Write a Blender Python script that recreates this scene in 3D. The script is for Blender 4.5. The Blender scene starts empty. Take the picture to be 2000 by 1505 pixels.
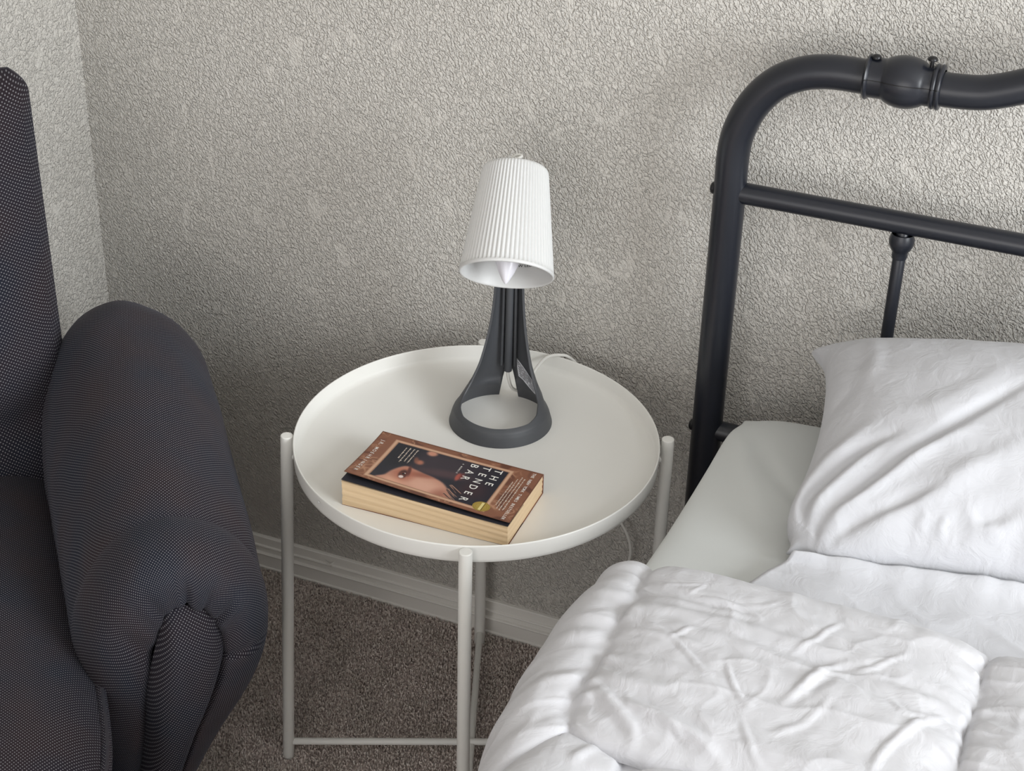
import bpy, bmesh, math, random
import numpy as np
from mathutils import Matrix, Vector
random.seed(5)
SC = bpy.context.scene
COL = SC.collection

# ------------------------------------------------------------------ camera
cam_d = bpy.data.cameras.new('camera'); cam = bpy.data.objects.new('camera', cam_d); COL.objects.link(cam)
cam_d.sensor_fit = 'HORIZONTAL'; cam_d.sensor_width = 36.0; cam_d.lens = 3348.3/2000*36.0
cam_d.clip_start = 0.05
RGT = (0.92211174, 0.38625545, 0.02273029); UPV = (-0.21853875, 0.47144083, 0.85439122); FWD = (-0.31929728, 0.79281162, -0.51913291)
cam.matrix_world = Matrix(((RGT[0], UPV[0], -FWD[0], 0.68959), (RGT[1], UPV[1], -FWD[1], -1.86367),
                           (RGT[2], UPV[2], -FWD[2], 1.65571), (0, 0, 0, 1)))
SC.camera = cam

# ------------------------------------------------------------------ world, lights, exposure
w = bpy.data.worlds.new('world'); SC.world = w; w.use_nodes = True
bg = w.node_tree.nodes['Background']; bg.inputs[0].default_value = (0.95, 0.97, 1.0, 1); bg.inputs[1].default_value = 0.82

def area(name, loc, target, sx, sy, power, color):
    d = bpy.data.lights.new(name, 'AREA'); d.shape = 'RECTANGLE'; d.size = sx; d.size_y = sy; d.energy = power; d.color = color
    o = bpy.data.objects.new(name, d); COL.objects.link(o); o.location = loc
    o.rotation_euler = (Vector(target)-Vector(loc)).to_track_quat('-Z', 'Y').to_euler()
    return o
area('window_daylight', (2.60, -1.15, 1.50), (-0.2, -0.5, 0.75), 1.3, 1.3, 66, (0.93, 0.97, 1.0))
area('front_fill', (0.6, -4.05, 1.2), (-0.1, 0, 0.2), 2.4, 1.9, 32, (1.0, 0.95, 0.90))  # added soft warm fill for back wall and low parts, no window there
SC.view_settings.view_transform = 'Standard'; SC.view_settings.look = 'None'
SC.view_settings.gamma = 1.0; SC.view_settings.exposure = 0.0; SC.view_settings.use_curve_mapping = False

# ------------------------------------------------------------------ helpers
def s2l(c):
    return tuple((x/12.92 if x <= 0.04045 else ((x+0.055)/1.055)**2.4) for x in [v/255.0 for v in c])

def tag(o, label=None, cat=None, group=None, kind=None):
    if label: o['label'] = label
    if cat: o['category'] = cat
    if group: o['group'] = group
    if kind: o['kind'] = kind
    return o

def empty(name, loc, label, cat, rz=0.0):
    o = bpy.data.objects.new(name, None); COL.objects.link(o); o.location = loc; o.rotation_euler = (0, 0, rz)
    o.empty_display_size = 0.05
    tag(o, label, cat); bpy.context.view_layer.update(); return o

def link(name, me, mat=None, parent=None, smooth=True):
    o = bpy.data.objects.new(name, me); COL.objects.link(o)
    if mat: me.materials.append(mat)
    if smooth:
        me.shade_smooth()
    if parent is not None:
        bpy.context.view_layer.update()
        o.parent = parent; o.matrix_parent_inverse = parent.matrix_world.inverted()
    return o

def frombm(name, bm, mat, parent=None, smooth=True, sharp=None):
    bmesh.ops.recalc_face_normals(bm, faces=bm.faces)
    me = bpy.data.meshes.new(name); bm.to_mesh(me); bm.free()
    o = link(name, me, mat, parent, smooth)
    if sharp: me.set_sharp_from_angle(angle=math.radians(sharp))
    return o

def gridmesh(name, P, mat, parent=None, uv=None, cu=False, cv=False, flip=False, smooth=True):
    """P[nu,nv,3] world points; cu/cv close the direction."""
    nu, nv = P.shape[:2]
    V = P.reshape(-1, 3)
    iu = np.arange(nu if cu else nu-1); iv = np.arange(nv if cv else nv-1)
    I, J = np.meshgrid(iu, iv, indexing='ij'); I2 = (I+1) % nu; J2 = (J+1) % nv
    F = np.stack([I*nv+J, I2*nv+J, I2*nv+J2, I*nv+J2], -1).reshape(-1, 4)
    if flip: F = F[:, ::-1]
    me = bpy.data.meshes.new(name); me.vertices.add(len(V)); me.vertices.foreach_set('co', V.astype(np.float32).ravel())
    me.loops.add(F.size); me.loops.foreach_set('vertex_index', F.astype(np.int32).ravel())
    me.polygons.add(len(F)); me.polygons.foreach_set('loop_start', np.arange(0, F.size, 4, dtype=np.int32))
    me.update(calc_edges=True)
    if uv is not None:
        u = me.uv_layers.new(name='UVMap'); U = uv.reshape(-1, 2)[F.ravel()]
        u.data.foreach_set('uv', U.astype(np.float32).ravel())
    me.validate()
    return link(name, me, mat, parent, smooth)

def tube_pts(path, r, n=20, up=(0, 0, 1)):
    path = np.array(path, float); r = np.broadcast_to(np.asarray(r, float), (len(path),))
    T = np.gradient(path, axis=0); T /= np.linalg.norm(T, axis=1)[:, None]
    u0 = np.array(up, float)
    if abs(T[0] @ u0) > 0.95: u0 = np.array([0, 1.0, 0])
    N = u0-T[0]*(T[0] @ u0); N /= np.linalg.norm(N)
    out = []
    a = np.linspace(0, 2*np.pi, n, endpoint=False)
    for i in range(len(path)):
        N = N-T[i]*(T[i] @ N); N /= np.linalg.norm(N); Bn = np.cross(T[i], N)
        out.append(path[i]+r[i]*(np.cos(a)[:, None]*N+np.sin(a)[:, None]*Bn))
    return np.array(out)

def tube(name, path, r, mat, parent=None, n=20, cap=True, bev=0.0):
    path = np.array(path, float); r = np.broadcast_to(np.asarray(r, float), (len(path),)).copy()
    if cap:
        t0 = path[0]-path[1]; t0 /= np.linalg.norm(t0); t1 = path[-1]-path[-2]; t1 /= np.linalg.norm(t1)
        e = 1e-5; b = bev
        pre = [path[0]-t0*b, path[0]-t0*b*0.3, path[0], path[0]+t0*e]; post = [path[-1]-t1*e, path[-1], path[-1]-t1*b*0.3, path[-1]-t1*b]
        pts = [path[0]+t0*2*e, path[0]+t0*e, path[0]] + ([path[0]-t0*b*0.3, path[0]-t0*b] if b else []) + list(path[1:-1]) + ([path[-1]-t1*b, path[-1]-t1*b*0.3] if b else []) + [path[-1], path[-1]+t1*e, path[-1]+t1*2*e]
        if b: rr = [1e-5, max(r[0]-b, r[0]*.5), max(r[0]-b*.9, r[0]*.55), r[0]-b*.3, r[0]] + list(r[1:-1]) + [r[-1], r[-1]-b*.3, max(r[-1]-b*.9, r[-1]*.55), max(r[-1]-b, r[-1]*.5), 1e-5]
        else: rr = [1e-5, r[0]*.999, r[0]] + list(r[1:-1]) + [r[-1], r[-1]*.999, 1e-5]
        path = np.array(pts); r = np.array(rr)
    G = tube_pts(path, r, n)
    o = gridmesh(name, G, mat, parent, cv=True)
    o.data.set_sharp_from_angle(angle=math.radians(50))
    return o

def box_bm(bm, lo, hi, bev=0.0, seg=2):
    x0, y0, z0 = lo; x1, y1, z1 = hi
    r = bmesh.ops.create_cube(bm, size=1.0)
    vs = r['verts']
    for v in vs: v.co = Vector(((x0+x1)/2+v.co.x*(x1-x0), (y0+y1)/2+v.co.y*(y1-y0), (z0+z1)/2+v.co.z*(z1-z0)))
    if bev:
        es = list({e for v in vs for e in v.link_edges})
        bmesh.ops.bevel(bm, geom=es, offset=bev, segments=seg, profile=0.5, affect='EDGES')

def box(name, lo, hi, mat, parent=None, bev=0.0, seg=2):
    bm = bmesh.new(); box_bm(bm, lo, hi, bev, seg)
    return frombm(name, bm, mat, parent, smooth=bev > 0, sharp=40)

def lathe(name, prof, origin, axis, mat, parent=None, n=48, sharp=45):
    """prof: list of (r, h) about axis through origin."""
    ax = np.array(axis, float); ax /= np.linalg.norm(ax)
    u = np.cross(ax, [0, 0, 1.0]);
    if np.linalg.norm(u) < 1e-3: u = np.array([1.0, 0, 0])
    u /= np.linalg.norm(u); v = np.cross(ax, u)
    a = np.linspace(0, 2*np.pi, n, endpoint=False)
    G = np.array([np.array(origin)+ax*h+max(r, 1e-5)*(np.cos(a)[:, None]*u+np.sin(a)[:, None]*v) for r, h in prof])
    o = gridmesh(name, G, mat, parent, cv=True)
    if sharp: o.data.set_sharp_from_angle(angle=math.radians(sharp))
    return o

def spline(pts, n=12, closed=False):
    pts = np.array(pts, float); m = len(pts); out = []
    rng = range(m) if closed else range(m-1)
    for i in rng:
        if closed: p0, p1, p2, p3 = pts[(i-1) % m], pts[i], pts[(i+1) % m], pts[(i+2) % m]
        else: p0, p1, p2, p3 = pts[max(i-1, 0)], pts[i], pts[i+1], pts[min(i+2, m-1)]
        for k in range(n):
            t = k/n
            out.append(0.5*((2*p1)+(-p0+p2)*t+(2*p0-5*p1+4*p2-p3)*t*t+(-p0+3*p1-3*p2+p3)*t**3))
    if not closed: out.append(pts[-1])
    return np.array(out)

_rs = np.random.RandomState(11); _perm = np.tile(_rs.permutation(256), 3); _g = _rs.uniform(0, 2*np.pi, 256); _gx, _gy = np.cos(_g), np.sin(_g)
def noise(x, y, seed=0):
    x = np.asarray(x, float)+seed*17.31; y = np.asarray(y, float)+seed*7.77
    xi = np.floor(x).astype(int); yi = np.floor(y).astype(int); xf = x-xi; yf = y-yi
    u = xf**3*(xf*(xf*6-15)+10); v = yf**3*(yf*(yf*6-15)+10)
    def g(i, j):
        h = _perm[(_perm[(xi+i) & 255]+yi+j) & 255]
        return _gx[h]*(xf-i)+_gy[h]*(yf-j)
    a = g(0, 0)*(1-u)+g(1, 0)*u; b = g(0, 1)*(1-u)+g(1, 1)*u
    return (a*(1-v)+b*v)*1.4
def ridge(x, y, seed=0): return np.clip(1-np.abs(noise(x, y, seed))*3.2, 0, 1)**2

def sstep(a, b, x):
    t = np.clip((x-a)/(b-a), 0, 1); return t*t*(3-2*t)

def stroke(X, Y, pts, width, amp, taper=0.25):
    """soft fold along a polyline in the plane; amp>0 a ridge, amp<0 a crease."""
    pts = np.array(pts, float)
    if len(pts) > 2: pts = spline(pts, 5)
    d = np.diff(pts, axis=0); L = np.linalg.norm(d, axis=1); cum = np.concatenate([[0], np.cumsum(L)]); tot = cum[-1]
    best = np.full(X.shape, 1e9); tt = np.zeros(X.shape)
    for i in range(len(d)):
        k = np.clip(((X-pts[i, 0])*d[i, 0]+(Y-pts[i, 1])*d[i, 1])/max(L[i]**2, 1e-12), 0, 1)
        q = np.hypot(X-pts[i, 0]-k*d[i, 0], Y-pts[i, 1]-k*d[i, 1])
        m = q < best; best = np.where(m, q, best); tt = np.where(m, (cum[i]+k*L[i])/tot, tt)
    f = np.clip(np.minimum(tt, 1-tt)/taper, 0, 1) if taper > 0 else 1.0
    return amp*np.exp(-(best/width)**2)*(0.25+0.75*f)

# ------------------------------------------------------------------ materials
def new_mat(name):
    m = bpy.data.materials.new(name); m.use_nodes = True
    nt = m.node_tree; b = nt.nodes['Principled BSDF']
    return m, nt, b
def N(nt, t, **k):
    n = nt.nodes.new(t)
    for a, v in k.items():
        if a.startswith('i_'):
            key = a[2:]
            n.inputs[int(key) if key.isdigit() else key.replace('_', ' ')].default_value = v
        else: setattr(n, a, v)
    return n
def simple(name, col, rough=0.5, spec=0.5, metal=0.0, bump=None, coat=0.0, sub=0.0):
    m, nt, b = new_mat(name)
    b.inputs['Base Color'].default_value = (*col, 1); b.inputs['Roughness'].default_value = rough
    b.inputs['Metallic'].default_value = metal; b.inputs['Specular IOR Level'].default_value = spec; b.inputs['Coat Weight'].default_value = coat
    if bump:
        sc, st, dist = bump
        tc = N(nt, 'ShaderNodeTexCoord'); no = N(nt, 'ShaderNodeTexNoise', i_Scale=sc, i_Detail=3.0)
        bp = N(nt, 'ShaderNodeBump', i_Strength=st, i_Distance=dist)
        nt.links.new(tc.outputs['Object'], no.inputs['Vector']); nt.links.new(no.outputs['Fac'], bp.inputs['Height']); nt.links.new(bp.outputs['Normal'], b.inputs['Normal'])
    return m

def wall_mat():
    m, nt, b = new_mat('textured_wall_paint'); L = nt.links.new
    tc = N(nt, 'ShaderNodeTexCoord')
    # knockdown texture: thin wandering ridges and specks broken by flat trowelled patches
    mp = N(nt, 'ShaderNodeMapping'); mp.vector_type = 'TEXTURE'; mp.inputs['Scale'].default_value = (0.80, 1.0, 1.18); mp.inputs['Rotation'].default_value = (0, math.radians(-30), 0)
    L(tc.outputs['Object'], mp.inputs['Vector'])
    n1 = N(nt, 'ShaderNodeTexNoise', i_Scale=125.0, i_Detail=1.5, i_Roughness=0.55, i_Distortion=0.5)
    n2 = N(nt, 'ShaderNodeTexNoise', i_Scale=290.0, i_Detail=1.5, i_Roughness=0.5, i_Distortion=0.4)
    n3 = N(nt, 'ShaderNodeTexNoise', i_Scale=26.0, i_Detail=2.0, i_Distortion=0.6)
    for n in (n1, n2, n3): L(mp.outputs['Vector'], n.inputs['Vector'])
    def rid(n, k):
        a = N(nt, 'ShaderNodeMath', operation='SUBTRACT'); a.inputs[1].default_value = 0.5; L(n.outputs['Fac'], a.inputs[0])
        c = N(nt, 'ShaderNodeMath', operation='ABSOLUTE'); L(a.outputs[0], c.inputs[0])
        r = N(nt, 'ShaderNodeMapRange', interpolation_type='SMOOTHSTEP'); r.inputs[1].default_value = 0.0; r.inputs[2].default_value = k; r.inputs[3].default_value = 1.0; r.inputs[4].default_value = 0.0
        L(c.outputs[0], r.inputs[0]); return r.outputs[0]
    r1 = rid(n1, 0.10)
    r2 = N(nt, 'ShaderNodeMapRange', interpolation_type='SMOOTHSTEP'); r2.inputs[1].default_value = 0.44; r2.inputs[2].default_value = 0.66; L(n2.outputs['Fac'], r2.inputs[0])
    mx = N(nt, 'ShaderNodeMath', operation='MULTIPLY_ADD'); mx.inputs[1].default_value = 0.85; L(r2.outputs[0], mx.inputs[0]); L(r1, mx.inputs[2])
    mask = N(nt, 'ShaderNodeMapRange', interpolation_type='SMOOTHSTEP'); mask.inputs[1].default_value = 0.33; mask.inputs[2].default_value = 0.38; mask.inputs[3].default_value = 0.5; L(n3.outputs['Fac'], mask.inputs[0])
    mu = N(nt, 'ShaderNodeMath', operation='MULTIPLY'); L(mx.outputs[0], mu.inputs[0]); L(mask.outputs[0], mu.inputs[1])
    bp = N(nt, 'ShaderNodeBump', i_Strength=WALL_BUMP, i_Distance=0.0014); L(mu.outputs[0], bp.inputs['Height']); L(bp.outputs['Normal'], b.inputs['Normal'])
    b.inputs['Base Color'].default_value = (0.67, 0.645, 0.60, 1); b.inputs['Roughness'].default_value = 0.75; b.inputs['Specular IOR Level'].default_value = 0.3
    return m
WALL_BUMP = 1.0

def dotted_fabric():
    m, nt, b = new_mat('black_dotted_upholstery'); L = nt.links.new
    uv = N(nt, 'ShaderNodeUVMap'); uv.uv_map = 'UVMap'
    mp = N(nt, 'ShaderNodeMapping'); mp.inputs['Scale'].default_value = (340, 340, 1); mp.inputs['Rotation'].default_value = (0, 0, math.radians(38))
    L(uv.outputs[0], mp.inputs['Vector'])
    no = N(nt, 'ShaderNodeTexNoise', i_Scale=14.0, i_Detail=2.0); L(uv.outputs[0], no.inputs['Vector'])
    wob = N(nt, 'ShaderNodeVectorMath', operation='MULTIPLY_ADD'); wob.inputs[1].default_value = (1.2, 1.2, 0); L(no.outputs['Color'], wob.inputs[0]); L(mp.outputs[0], wob.inputs[2])
    fr = N(nt, 'ShaderNodeVectorMath', operation='FRACTION'); L(wob.outputs[0], fr.inputs[0])
    ds = N(nt, 'ShaderNodeVectorMath', operation='DISTANCE'); ds.inputs[1].default_value = (0.5, 0.5, 0); L(fr.outputs[0], ds.inputs[0])
    r = N(nt, 'ShaderNodeMapRange', interpolation_type='SMOOTHSTEP'); r.inputs[1].default_value = 0.14; r.inputs[2].default_value = 0.28; r.inputs[3].default_value = 1.0; r.inputs[4].default_value = 0.0
    L(ds.outputs['Value'], r.inputs[0])
    # faint random blotches in navy and maroon
    n2 = N(nt, 'ShaderNodeTexNoise', i_Scale=9.0, i_Detail=3.0); L(uv.outputs[0], n2.inputs['Vector'])
    cr = N(nt, 'ShaderNodeValToRGB'); cr.color_ramp.elements[0].position = 0.35; cr.color_ramp.elements[0].color = (0.010, 0.012, 0.022, 1)
    cr.color_ramp.elements[1].position = 0.65; cr.color_ramp.elements[1].color = (0.022, 0.013, 0.016, 1); L(n2.outputs['Fac'], cr.inputs[0])
    mix = N(nt, 'ShaderNodeMix', data_type='RGBA'); L(r.outputs[0], mix.inputs['Factor']); L(cr.outputs[0], mix.inputs['A']); mix.inputs['B'].default_value = (0.22, 0.215, 0.23, 1)
    L(mix.outputs['Result'], b.inputs['Base Color'])
    bp = N(nt, 'ShaderNodeBump', i_Strength=0.35, i_Distance=0.0004); L(ds.outputs['Value'], bp.inputs['Height']); bp.invert = True; L(bp.outputs['Normal'], b.inputs['Normal'])
    b.inputs['Roughness'].default_value = 0.85; b.inputs['Specular IOR Level'].default_value = 0.25
    b.inputs['Sheen Weight'].default_value = 0.08; b.inputs['Sheen Roughness'].default_value = 0.5; b.inputs['Sheen Tint'].default_value = (0.5, 0.55, 0.7, 1)
    return m

def cloth_mat(name, col, fine=0.25):
    m, nt, b = new_mat(name); L = nt.links.new
    tc = N(nt, 'ShaderNodeTexCoord')
    n1 = N(nt, 'ShaderNodeTexNoise', i_Scale=38.0, i_Detail=5.0, i_Roughness=0.55, i_Distortion=0.8); L(tc.outputs['Object'], n1.inputs['Vector'])
    bp = N(nt, 'ShaderNodeBump', i_Strength=fine, i_Distance=0.003); L(n1.outputs['Fac'], bp.inputs['Height']); L(bp.outputs['Normal'], b.inputs['Normal'])
    b.inputs['Base Color'].default_value = (*col, 1); b.inputs['Roughness'].default_value = 0.8; b.inputs['Specular IOR Level'].default_value = 0.25
    b.inputs['Sheen Weight'].default_value = 0.15
    return m

def carpet_mat(name, tuft=False):
    m, nt, b = new_mat(name); L = nt.links.new
    tc = N(nt, 'ShaderNodeTexCoord')
    n1 = N(nt, 'ShaderNodeTexNoise', i_Scale=210.0 if tuft else 500.0, i_Detail=1.0); n2 = N(nt, 'ShaderNodeTexNoise', i_Scale=18.0, i_Detail=3.0)
    for n in (n1, n2): L(tc.outputs['Object'], n.inputs['Vector'])
    cr = N(nt, 'ShaderNodeValToRGB'); e = cr.color_ramp.elements
    e[0].position = 0.40; e[0].color = (*s2l((190, 177, 172)), 1); e[1].position = 0.60; e[1].color = (*s2l((250, 242, 236)), 1)
    x = e.new(0.5); x.color = (*s2l((238, 226, 220)), 1)
    L(n1.outputs['Fac'], cr.inputs[0])
    mu = N(nt, 'ShaderNodeMix', data_type='RGBA', blend_type='MULTIPLY'); mu.inputs['Factor'].default_value = 0.6
    c2 = N(nt, 'ShaderNodeValToRGB'); c2.color_ramp.elements[0].position = .3; c2.color_ramp.elements[0].color = (.72, .7, .66, 1); c2.color_ramp.elements[1].position = .7; c2.color_ramp.elements[1].color = (1, .96, .95, 1)
    L(n2.outputs['Fac'], c2.inputs[0]); L(cr.outputs[0], mu.inputs['A']); L(c2.outputs[0], mu.inputs['B']); L(mu.outputs['Result'], b.inputs['Base Color'])
    b.inputs['Roughness'].default_value = 0.95; b.inputs['Specular IOR Level'].default_value = 0.1
    return m

def paper_mat():
    m, nt, b = new_mat('page_edges'); L = nt.links.new
    tc = N(nt, 'ShaderNodeTexCoord'); mp = N(nt, 'ShaderNodeMapping'); mp.inputs['Scale'].default_value = (3, 3, 900); L(tc.outputs['Object'], mp.inputs['Vector'])
    n1 = N(nt, 'ShaderNodeTexNoise', i_Scale=1.0, i_Detail=3.0); L(mp.outputs[0], n1.inputs['Vector'])
    cr = N(nt, 'ShaderNodeValToRGB'); cr.color_ramp.elements[0].position = .3; cr.color_ramp.elements[0].color = (*s2l((220, 192, 154)), 1)
    cr.color_ramp.elements[1].position = .65; cr.color_ramp.elements[1].color = (*s2l((226, 200, 164)), 1)
    L(n1.outputs['Fac'], cr.inputs[0]); L(cr.outputs[0], b.inputs['Base Color']); b.inputs['Roughness'].default_value = 0.85
    bp = N(nt, 'ShaderNodeBump', i_Strength=0.4, i_Distance=0.0004); L(n1.outputs['Fac'], bp.inputs['Height']); L(bp.outputs['Normal'], b.inputs['Normal'])
    return m

M = dict(
    wall=wall_mat(), carpet=carpet_mat('carpet_backing'), tuft=carpet_mat('carpet_yarn', True),
    ceiling=simple('ceiling_paint', (.75, .74, .71), .9),
    trim=simple('baseboard_gloss_paint', (.84, .82, .78), .30, bump=(60, .12, .002)),
    white_metal=simple('white_powder_coat', (.84, .835, .80), .38, bump=(400, .06, .0004)),
    frame=simple('satin_black_metal', (.011, .013, .020), .33, .6, bump=(300, .05, .0004)),
    screw=simple('dark_screw', (.03, .03, .032), .3, .6, .6),
    lampbase=simple('dark_grey_plastic', s2l((74, 76, 80)), .5, bump=(700, .1, .0002)),
    shade=simple('white_plastic_shade', (.69, .695, .69), .42),
    bulb=simple('frosted_bulb', (.83, .82, .88), .25),
    cord=simple('white_cord_rubber', (.78, .77, .73), .5),
    fabric=dotted_fabric(),
    seam=simple('black_seam_cord', (.02, .02, .024), .7),
    linen=cloth_mat('white_pillow_cotton', (.60, .605, .635), .60),
    linen_under=cloth_mat('matte_white_pillow_cover', (.66, .68, .67), .12),
    comforter=cloth_mat('white_comforter_microfibre', (.61, .61, .635), .60),
    sheet=cloth_mat('white_fitted_sheet', (.58, .59, .61), .25),
    paper=paper_mat(), dark_paper=simple('black_endpaper', (.018, .018, .026), .6),
    white_ink=simple('white_print', (.85, .83, .78), .5),
    small_ink=simple('pale_print', (.72, .62, .52), .5),
    black_ink=simple('black_print', (.02, .02, .02), .6), red_ink=simple('red_print', (.5, .03, .02), .6),
    sticker=simple('grey_sticker', s2l((214, 216, 222)), .5), sticker_ink=simple('sticker_ink', s2l((62, 64, 70)), .6),
    gold=simple('gold_foil', s2l((186, 160, 78)), .42, .5, .3), dark_gold=simple('seal_lines', s2l((120, 96, 40)), .5, .5, .3),
)
def vcol_mat():
    m, nt, b = new_mat('printed_cover'); a = N(nt, 'ShaderNodeVertexColor'); a.layer_name = 'print'
    nt.links.new(a.outputs['Color'], b.inputs['Base Color']); b.inputs['Roughness'].default_value = 0.42
    return m
M['cover'] = vcol_mat()

# ------------------------------------------------------------------ the room
XL, XR, YF, ZC = -0.7156, 2.7, -4.2, 2.45
LEFT_END = -0.27
o = box('wall_back', (XL-0.12, 0, 0), (XR, 0.12, ZC), M['wall']); tag(o, kind='structure')
bm = bmesh.new()   # short return of the left wall, rounded drywall edge where the room widens
pts = [(XL, 0.0), (XL, LEFT_END+.015), (XL-.004, LEFT_END+.004), (XL-.015, LEFT_END), (-1.75, LEFT_END), (-1.75, YF), (-1.87, YF), (-1.87, 0.0)]
f = bm.faces.new([bm.verts.new((x, y, 0)) for x, y in pts]); r = bmesh.ops.extrude_face_region(bm, geom=[f])
bmesh.ops.translate(bm, verts=[v for v in r['geom'] if isinstance(v, bmesh.types.BMVert)], vec=(0, 0, ZC))
o = frombm('wall_left', bm, M['wall'], smooth=False); tag(o, kind='structure')
bm = bmesh.new()
W0, W1, Z0, Z1 = -1.85, -0.45, 0.85, 2.15
for lo, hi in (((XR, YF, 0), (XR+.12, W0, ZC)), ((XR, W1, 0), (XR+.12, .12, ZC)), ((XR, W0, 0), (XR+.12, W1, Z0)), ((XR, W0, Z1), (XR+.12, W1, ZC))): box_bm(bm, lo, hi)
o = frombm('wall_right', bm, M['wall'], smooth=False); tag(o, kind='structure')
bm = bmesh.new()
for lo, hi in (((XR+.03, W0, Z0), (XR+.08, W1, Z0+.05)), ((XR+.03, W0, Z1-.05), (XR+.08, W1, Z1)), ((XR+.03, W0, Z0), (XR+.08, W0+.05, Z1)), ((XR+.03, W1-.05, Z0), (XR+.08, W1, Z1)), ((XR+.035, W0, (Z0+Z1)/2-.02), (XR+.075, W1, (Z0+Z1)/2+.02))): box_bm(bm, lo, hi)
o = frombm('window_1', bm, M['trim'], smooth=False); tag(o, kind='structure')
o = box('ceiling', (-1.87, YF, ZC), (XR+.12, .12, ZC+.08), M['ceiling']); tag(o, kind='structure')
o = box('floor', (-1.87, YF, -.08), (XR+.12, .12, 0.0), M['carpet']); tag(o, kind='structure')

def baseboard(name, p0, p1, nrm):
    prof = [(0.0, 0.0578), (0.0045, 0.0578), (0.0060, 0.0565), (0.0072, 0.0440), (0.0098, 0.0432), (0.0104, 0.0418), (0.0096, 0.0402), (0.0086, 0.0392), (0.0094, 0.0325), (0.0128, 0.0318), (0.0142, 0.0305), (0.0132, 0.0288), (0.0126, 0.0278), (0.0132, 0.0085), (0.0150, 0.0078), (0.0156, 0.0062), (0.0150, 0.0), (0, 0)]
    p0 = np.array(p0, float); p1 = np.array(p1, float); nrm = np.array(nrm, float)
    n = max(int(np.linalg.norm(p1-p0)/.03), 2)
    G = np.array([[np.append((p0+(p1-p0)*t)+nrm*d, z) for d, z in prof] for t in np.linspace(0, 1, n)])
    o = gridmesh(name, G, M['trim']); o.data.set_sharp_from_angle(angle=math.radians(25)); tag(o, kind='structure'); return o
bb = baseboard('baseboard_back', (XL, 0), (XR, 0), (0, -1))
baseboard('baseboard_left', (XL, 0), (XL, LEFT_END), (1, 0))
# lifted flake of paint on the baseboard's upper lip
bm = bmesh.new()
fx = [(-.361, -.0085, .050), (-.350, -.013, .0475), (-.343, -.0085, .0525), (-.3495, -.010, .040), (-.3535, -.0135, .0440), (-.3465, -.0125, .0455)]
vs = [bm.verts.new(p) for p in fx]
for t in ((0, 4, 1), (1, 5, 2), (4, 3, 5), (1, 4, 5)): bm.faces.new([vs[i] for i in t])
o = frombm('paint_flake', bm, M['trim'], bb, smooth=False)
o.modifiers.new('thick', 'SOLIDIFY').thickness = .0007

# carpet pile: short leaning tufts over the stretch of floor the photograph shows
def carpet_pile():
    rs = np.random.RandomState(3); sp = 0.0034
    xs = np.arange(-.60, .46, sp); ys = np.arange(-1.02, -.016, sp)
    X, Y = np.meshgrid(xs, ys); X = X.ravel()+rs.uniform(-.0014, .0014, X.size); Y = Y.ravel()+rs.uniform(-.0014, .0014, Y.size)
    n = X.size; h = rs.uniform(.0045, .0078, n)*(1+.35*noise(X*30, Y*30)); a = rs.uniform(0, 2*np.pi, n); lean = rs.uniform(0, .004, n); la = rs.uniform(0, 2*np.pi, n)
    r = rs.uniform(.0013, .0021, n)
    V = np.zeros((n, 6, 3)); 
    for k in range(3):
        an = a+k*2.094
        V[:, k, 0] = X+np.cos(an)*r; V[:, k, 1] = Y+np.sin(an)*r; V[:, k, 2] = -.001
        V[:, 3+k, 0] = X+np.cos(an+.6)*r*.75+np.cos(la)*lean; V[:, 3+k, 1] = Y+np.sin(an+.6)*r*.75+np.sin(la)*lean; V[:, 3+k, 2] = h
    b = (np.arange(n)*6)[:, None]
    Q = np.concatenate([b+np.array([[0, 1, 4, 3]]), b+np.array([[1, 2, 5, 4]]), b+np.array([[2, 0, 3, 5]])]); T = b+np.array([[3, 4, 5]])
    me = bpy.data.meshes.new('carpet_pile'); me.vertices.add(n*6); me.vertices.foreach_set('co', V.astype(np.float32).ravel())
    idx = np.concatenate([Q.ravel(), T.ravel()]).astype(np.int32); me.loops.add(len(idx)); me.loops.foreach_set('vertex_index', idx)
    st = np.concatenate([np.arange(len(Q))*4, len(Q)*4+np.arange(len(T))*3]).astype(np.int32)
    me.polygons.add(len(st)); me.polygons.foreach_set('loop_start', st); me.update(calc_edges=True)
    o = link('carpet_pile', me, M['tuft'], smooth=False)
    tag(o, 'grey brown speckled carpet pile on the floor under the white table', 'carpet', kind='stuff')
carpet_pile()

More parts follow.
